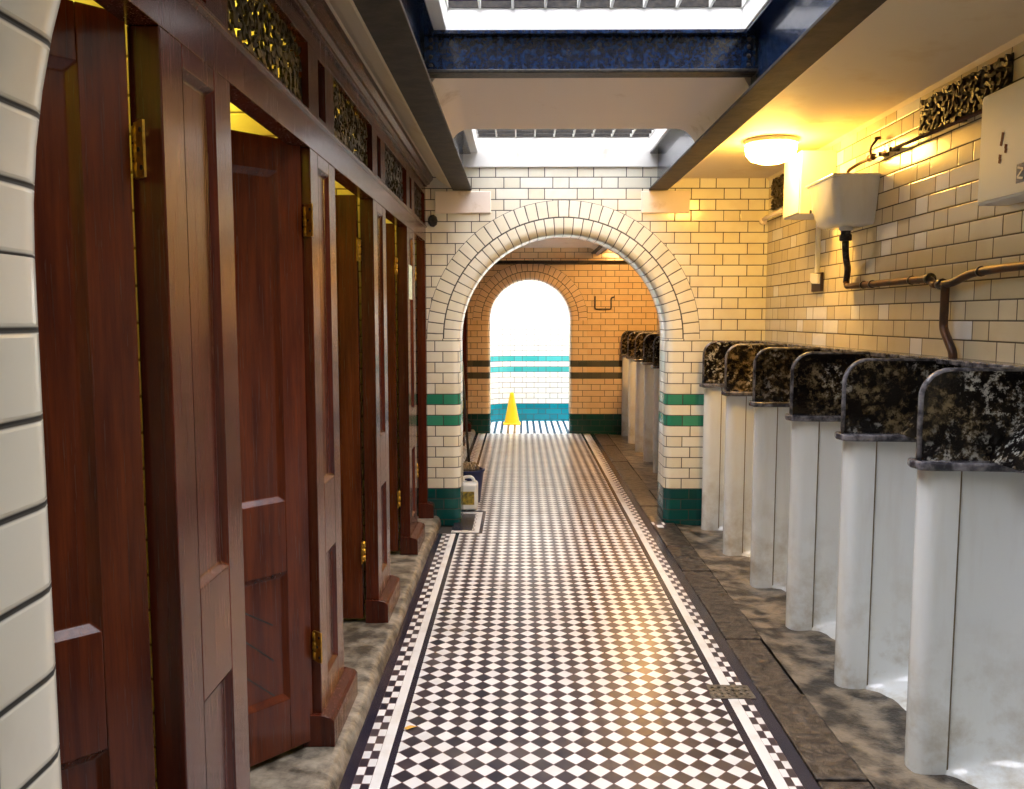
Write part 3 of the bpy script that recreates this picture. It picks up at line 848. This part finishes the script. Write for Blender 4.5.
bm.faces.new(rows[0][::-1]); bm.faces.new(rows[-1]); bmesh.ops.recalc_face_normals(bm, faces=bm.faces[:])
obj('body', bm, 'porcelain', cs, smooth=True)
bm = B(); box(bm, -.225, -.001, -.20, .20, .215, .232); obj('lid', bm, 'porcelain', cs, bevel=.006)
bm = B(); lathe(bm, [(.022, -.02), (.034, -.015), (.034, 0.0)], 16, (-.08, 0, 0)); obj('outlet', bm, 'porcelain', cs)
bm = B(); lathe(bm, [(.009, -.22), (.009, -.214)], 12, (0, .12, .09), 'X'); obj('bolt', bm, 'iron', cs)
# flush pipe
fp = thing('flush_pipe', 'brown flush pipe running from under the cistern along the brick wall to the urinals', 'pipe', (XR-.04, 4.25, 1.62))
def rel(pts): return [(p[0]-XR+.04, p[1]-4.25, p[2]-1.62) for p in pts]
px = XR-.035
bm = B(); tube(bm, rel([(XR-.08, 4.25, 1.885), (XR-.08, 4.25, 1.80), (px-.03, 4.27, 1.735), (px, 4.32, 1.70), (px, 4.34, 1.63)]), .0165, 14, .04); obj('bend', bm, 'blackpipe', fp)
bm = B(); tube(bm, rel([(px, 4.34, 1.65), (px, 4.33, 1.610), (px, 4.25, 1.610), (px, 3.46, 1.610), (px, 3.43, 1.585), (px, 3.39, 1.583)]), .0155, 14, .03); obj('run', bm, 'copper', fp)
bm = B()
lathe(bm, [(.026, -.024), (.03, -.02), (.03, .005), (.024, .012), (.024, .035)], 12, rel([(XR-.08, 4.25, 1.855)])[0])
obj('coupling', bm, 'blackpipe', fp)
for yy in (3.46, 3.36):
    bm = B(); lathe(bm, [(.021, -.014), (.023, -.008), (.023, .008), (.021, .014)], 12, rel([(px, yy, 1.610 if yy > 3.4 else 1.583)])[0], 'Y')
    obj('coupling', bm, 'blackpipe', fp)
bm = B(); tube(bm, rel([(px, 3.33, 1.585), (px, 3.33, 1.57), (px, 3.33, 1.41), (px, 3.30, 1.375), (px+.0, 3.25, 1.32), (px, 3.245, 1.285)]), .0165, 14, .04); obj('drop', bm, 'copper', fp)
bm = B(); tube(bm, rel([(px, 3.39, 1.583), (px, 3.28, 1.583), (px, 3.14, 1.616), (px, 2.96, 1.622), (px, 1.6, 1.628)]), .0155, 14, .06); obj('branch', bm, 'copper', fp)
for yy in (4.12, 4.02, 3.62, 3.08):
    bm = B(); lathe(bm, [(.019, -.007), (.019, .007)], 12, rel([(px, yy, 1.610 if yy > 3.2 else 1.618)])[0], 'Y'); box(bm, .005, .039, yy-4.25-.006, yy-4.25+.006, -.025+(.0 if yy > 3.2 else .012), .005); obj('bracket', bm, 'blackpipe', fp)
# supply pipe with stopcock
sp_ = thing('supply_pipe', 'thin water supply pipe with brass stopcock feeding the top of the cistern', 'pipe', (XR, 4.2, 2.2))
bm = B(); tube(bm, [(-.09, .03, -.07), (-.09, .03, -.03), (-.05, -.02, 0.0), (-.035, -.12, .005), (-.035, -1.195, -.008)], .0085, 10, .05); obj('run', bm, 'copper', sp_)
bm = B(); lathe(bm, [(.014, -.03), (.017, -.02), (.012, -.012), (.012, .012), (.017, .02), (.014, .03)], 12, (-.04, -.13, .005), 'Y')
tube(bm, [(-.04, -.13, .005), (-.045, -.12, .05), (-.03, -.17, .085)], .006, 8, .02); lathe(bm, [(.013, .0), (.016, .006), (.013, .012)], 10, (-.03, -.17, .08))
vt = obj('stopcock', bm, 'copper', sp_)
for yy in (-.33, -.22, -.9):
    bm = B(); box(bm, -.05, -.001, yy-.012, yy+.012, -.006, .012); obj('clip', bm, 'blackpipe', sp_)
# meter box and conduit
mb = thing('meter_box', 'white metal box on the wall brightly lit by the ceiling lamp', 'box', (XR, 4.76, 2.01))
bm = B(); box(bm, -.19, -.001, -.14, .14, 0, .335); obj('body', bm, 'white_paint', mb, bevel=.004)
bm = B(); box(bm, -.196, -.19, -.132, .132, .008, .327); obj('door', bm, 'white_paint', mb, bevel=.002)
cd = thing('wall_switch', 'brown backed broken switch plate below the white meter box', 'switch', (XR, 4.83, 1.60))
bm = B(); box(bm, -.018, -.001, -.075, .075, .0, .105); obj('backplate', bm, 'brown_plastic', cd, bevel=.003)
bm = B(); prism(bm, [(-.07, .04), (.02, .045), (.055, .06), (.055, .105), (-.07, .095)], 0, -.034, -.018); obj('cover', bm, 'white_paint', cd, bevel=.003)
bm = B(); box(bm, -.022, -.001, -.01, .02, .105, .41); obj('conduit', bm, 'white_paint', cd, bevel=.003)
# big box upper right
rb = thing('control_box', 'large off white metal box with small blue sticker, high up at the right', 'box', (XR, 2.72, 1.84))
bm = B(); box(bm, -.10, -.001, -.28, .28, 0, .37); obj('body', bm, 'white_paint', rb, bevel=.004)
bm = B(); box(bm, -.106, -.10, -.272, .272, .008, .362); obj('lid', bm, 'white_paint', rb, bevel=.002)
bm = B(); box(bm, -.1075, -.1055, 0, .045, .04, .10); sk = obj('sticker', bm, 'dark_blue_ink', rb)
bm = B()
for a, c in (((.007, .052), (.038, .058)), ((.038, .058), (.007, .082)), ((.007, .082), (.038, .090))):
    d = Vector((c[0]-a[0], c[1]-a[1])).normalized(); nn = Vector((-d.y, d.x))*.0035
    quad(bm, [(-.109, a[0]+nn.x, a[1]+nn.y), (-.109, c[0]+nn.x, c[1]+nn.y), (-.109, c[0]-nn.x, c[1]-nn.y), (-.109, a[0]-nn.x, a[1]-nn.y)])
obj('mark', bm, 'white_paint', sk)
bm = B(); r = random.Random(2)
for k in range(7):
    y = .125+r.uniform(-.018, .018); z = .12+k*.014
    prism(bm, [(y, z), (y+.012, z+.004), (y+.010, z+.018), (y-.004, z+.014)], 0, -.1072, -.106)
obj('rust_mark', bm, 'rust', rb)
# vents
def vent(y0, y1, z0, z1, label, seed):
    t = thing('wall_vent', label, 'vent', (XR, y0, z0))
    bm = B(); box(bm, -.004, -.001, 0, y1-y0, 0, z1-z0); obj('backing', bm, 'iron', t)
    bm = B(); fret(bm, y1-y0, z1-z0, -.014, seed, dens=.024, wd=.0060)
    for v in bm.verts: v.co.x -= .006
    obj('fretwork', bm, 'bronze', t)
vent(3.00, 3.64, 2.205, 2.36, 'dark leafy fretwork vent high on the right wall under the ceiling', 31)
vent(5.50, 5.74, 2.17, 2.37, 'small dark vent in the corner behind the white meter box', 32)
# cornice pipe between wall and ceiling
bm = B(); prism(bm, [(XR-.016, ZC-.001), (XR-.001, ZC-.001), (XR-.001, ZC-.018)], 1, .84, YA-.001)
struct(obj('trim_4', bm, 'plaster'), 'thin cream fillet where right wall meets ceiling', 'trim')
# stub elbow in the corner
st = thing('pipe_stub', 'short cream pipe elbow turning out of the corner below the small vent', 'pipe', (XR, YA, 2.13))
bm = B(); tube(bm, [(-.04, -.001, -.02), (-.04, -.07, -.005), (-.035, -.40, .0)], .013, 10, .04); lathe(bm, [(.026, -.03), (.026, -.02), (.018, -.001)], 14, (-.04, 0, -.02), 'Y')
obj('elbow', bm, 'soffit', st)
# dark broken hole in left corner
bm = B(); lathe(bm, [(.028, -.022), (.034, -.012), (.034, -.001)], 9, (0, 0, 0), 'Y')
for v in bm.verts: v.co.z *= 1.25
o = obj('round_bracket', bm, 'iron'); o.location = (-.60, YA, 2.115); tag(o, 'small dark round bracket on the brick wall above the last cubicle door', 'bracket')

# ceiling lamp
def lamp(loc, label, mat, r_=.135):
    t = thing('bulkhead_lamp', label, 'lamp', loc)
    bm = B(); lathe(bm, [(r_*.98, 0), (r_*1.04, -.006), (r_*1.04, -.024), (r_*.95, -.028)], 36); obj('base', bm, 'white_paint', t, smooth=True)
    bm = B(); lathe(bm, [(r_*.95, -.026), (r_, -.045), (r_*.96, -.075), (r_*.78, -.104), (r_*.45, -.120), (.01, -.125)], 36); obj('diffuser', bm, mat, t, smooth=True)
lamp((1.345, 4.62, ZC), 'glowing round glass ceiling lamp above the urinals', 'lamp')
lamp((1.36, 8.9, ZC), 'round ceiling lamp in the room beyond the arch', 'lamp2')

# ------------------------------------------------------------ far room and arch foot things
bm = B(); tube(bm, [(-.60, YE-.03, 2.135), (1.69, YE-.03, 2.135)], .022, 10)
for x in (-.3, .5, 1.3): box(bm, x-.015, x+.015, YE-.05, YE, 2.12, 2.15)
o = obj('wall_pipe', bm, 'flange'); tag(o, 'long dark horizontal pipe across the orange lit far wall above its arch', 'pipe')
bm = B(); tube(bm, [(.93, YE-.012, 1.72), (.93, YE-.018, 1.56), (1.13, YE-.018, 1.56), (1.13, YE-.018, 1.70), (1.17, YE-.012, 1.71)], .009, 8, .02)
o = obj('wall_conduit', bm, 'blackpipe'); tag(o, 'thin U shaped conduit on the far wall right of the bright archway', 'conduit')
# cone
cn = thing('traffic_cone', 'tall yellow plastic cone standing in the bright exit archway', 'cone', (-.11, 11.45, 0))
bm = B(); box(bm, -.12, .12, -.12, .12, 0, .02); obj('base', bm, 'yellow', cn, bevel=.01)
bm = B(); lathe(bm, [(.108, .02), (.10, .04), (.03, .40), (.028, .425), (.018, .435)], 28); obj('cone', bm, 'yellow', cn, smooth=True)
# jug
jg = thing('plastic_jug', 'white plastic cleaning fluid jug with yellow label at the foot of the left arch pier', 'jug', (-.385, 6.30, 0))
bm = B(); box(bm, -.065, .065, -.08, .08, .004, .21)
for v in bm.verts:
    pass
obj('body', bm, 'jug', jg, bevel=.022, seg=4)
bm = B(); tube(bm, [(-.045, 0, .205), (-.045, 0, .245), (.02, 0, .25), (.045, 0, .205)], .012, 10, .03); obj('handle', bm, 'jug', jg)
bm = B(); lathe(bm, [(.022, .20), (.022, .235), (.02, .238)], 16, (-.0, .045, 0)); obj('cap', bm, 'blue', jg)
bm = B(); box(bm, -.042, .042, -.0825, -.081, .05, .15); obj('label_sheet', bm, 'label', jg)
# bucket with mop
bk = thing('mop_bucket', 'navy bucket behind the white jug at the foot of the arch', 'bucket', (-.40, 6.56, 0))
bm = B(); lathe(bm, [(.085, .0), (.115, .25), (.125, .25), (.125, .262), (.108, .262), (.08, .02)], 28); obj('pail', bm, 'blue', bk, smooth=True)
bm = B(); tube(bm, [(-.12, 0, .25), (-.09, -.10, .27), (.09, -.10, .27), (.12, 0, .25)], .004, 8, .06); obj('bail', bm, 'iron', bk)
mp_ = thing('mop', 'string mop standing in the navy bucket with its dark handle leaning back', 'mop', (-.40, 6.56, .06))
bm = B(); r = random.Random(6)
for k in range(46):
    a = r.uniform(0, 2*PI); q = r.uniform(.02, .088)
    tube(bm, [(.0, 0, .235), (q*.7*math.cos(a), q*.7*math.sin(a), .245+r.uniform(-.01, .02)), (q*math.cos(a), q*math.sin(a), .20), (q*.8*math.cos(a+.3), q*.8*math.sin(a+.3), .03)], .006, 5, .03)
obj('mop_head', bm, 'string', mp_)
bm = B(); tube(bm, [(0, 0, .22), (-.055, .0, 1.05)], .011, 10); obj('handle', bm, 'iron', mp_)
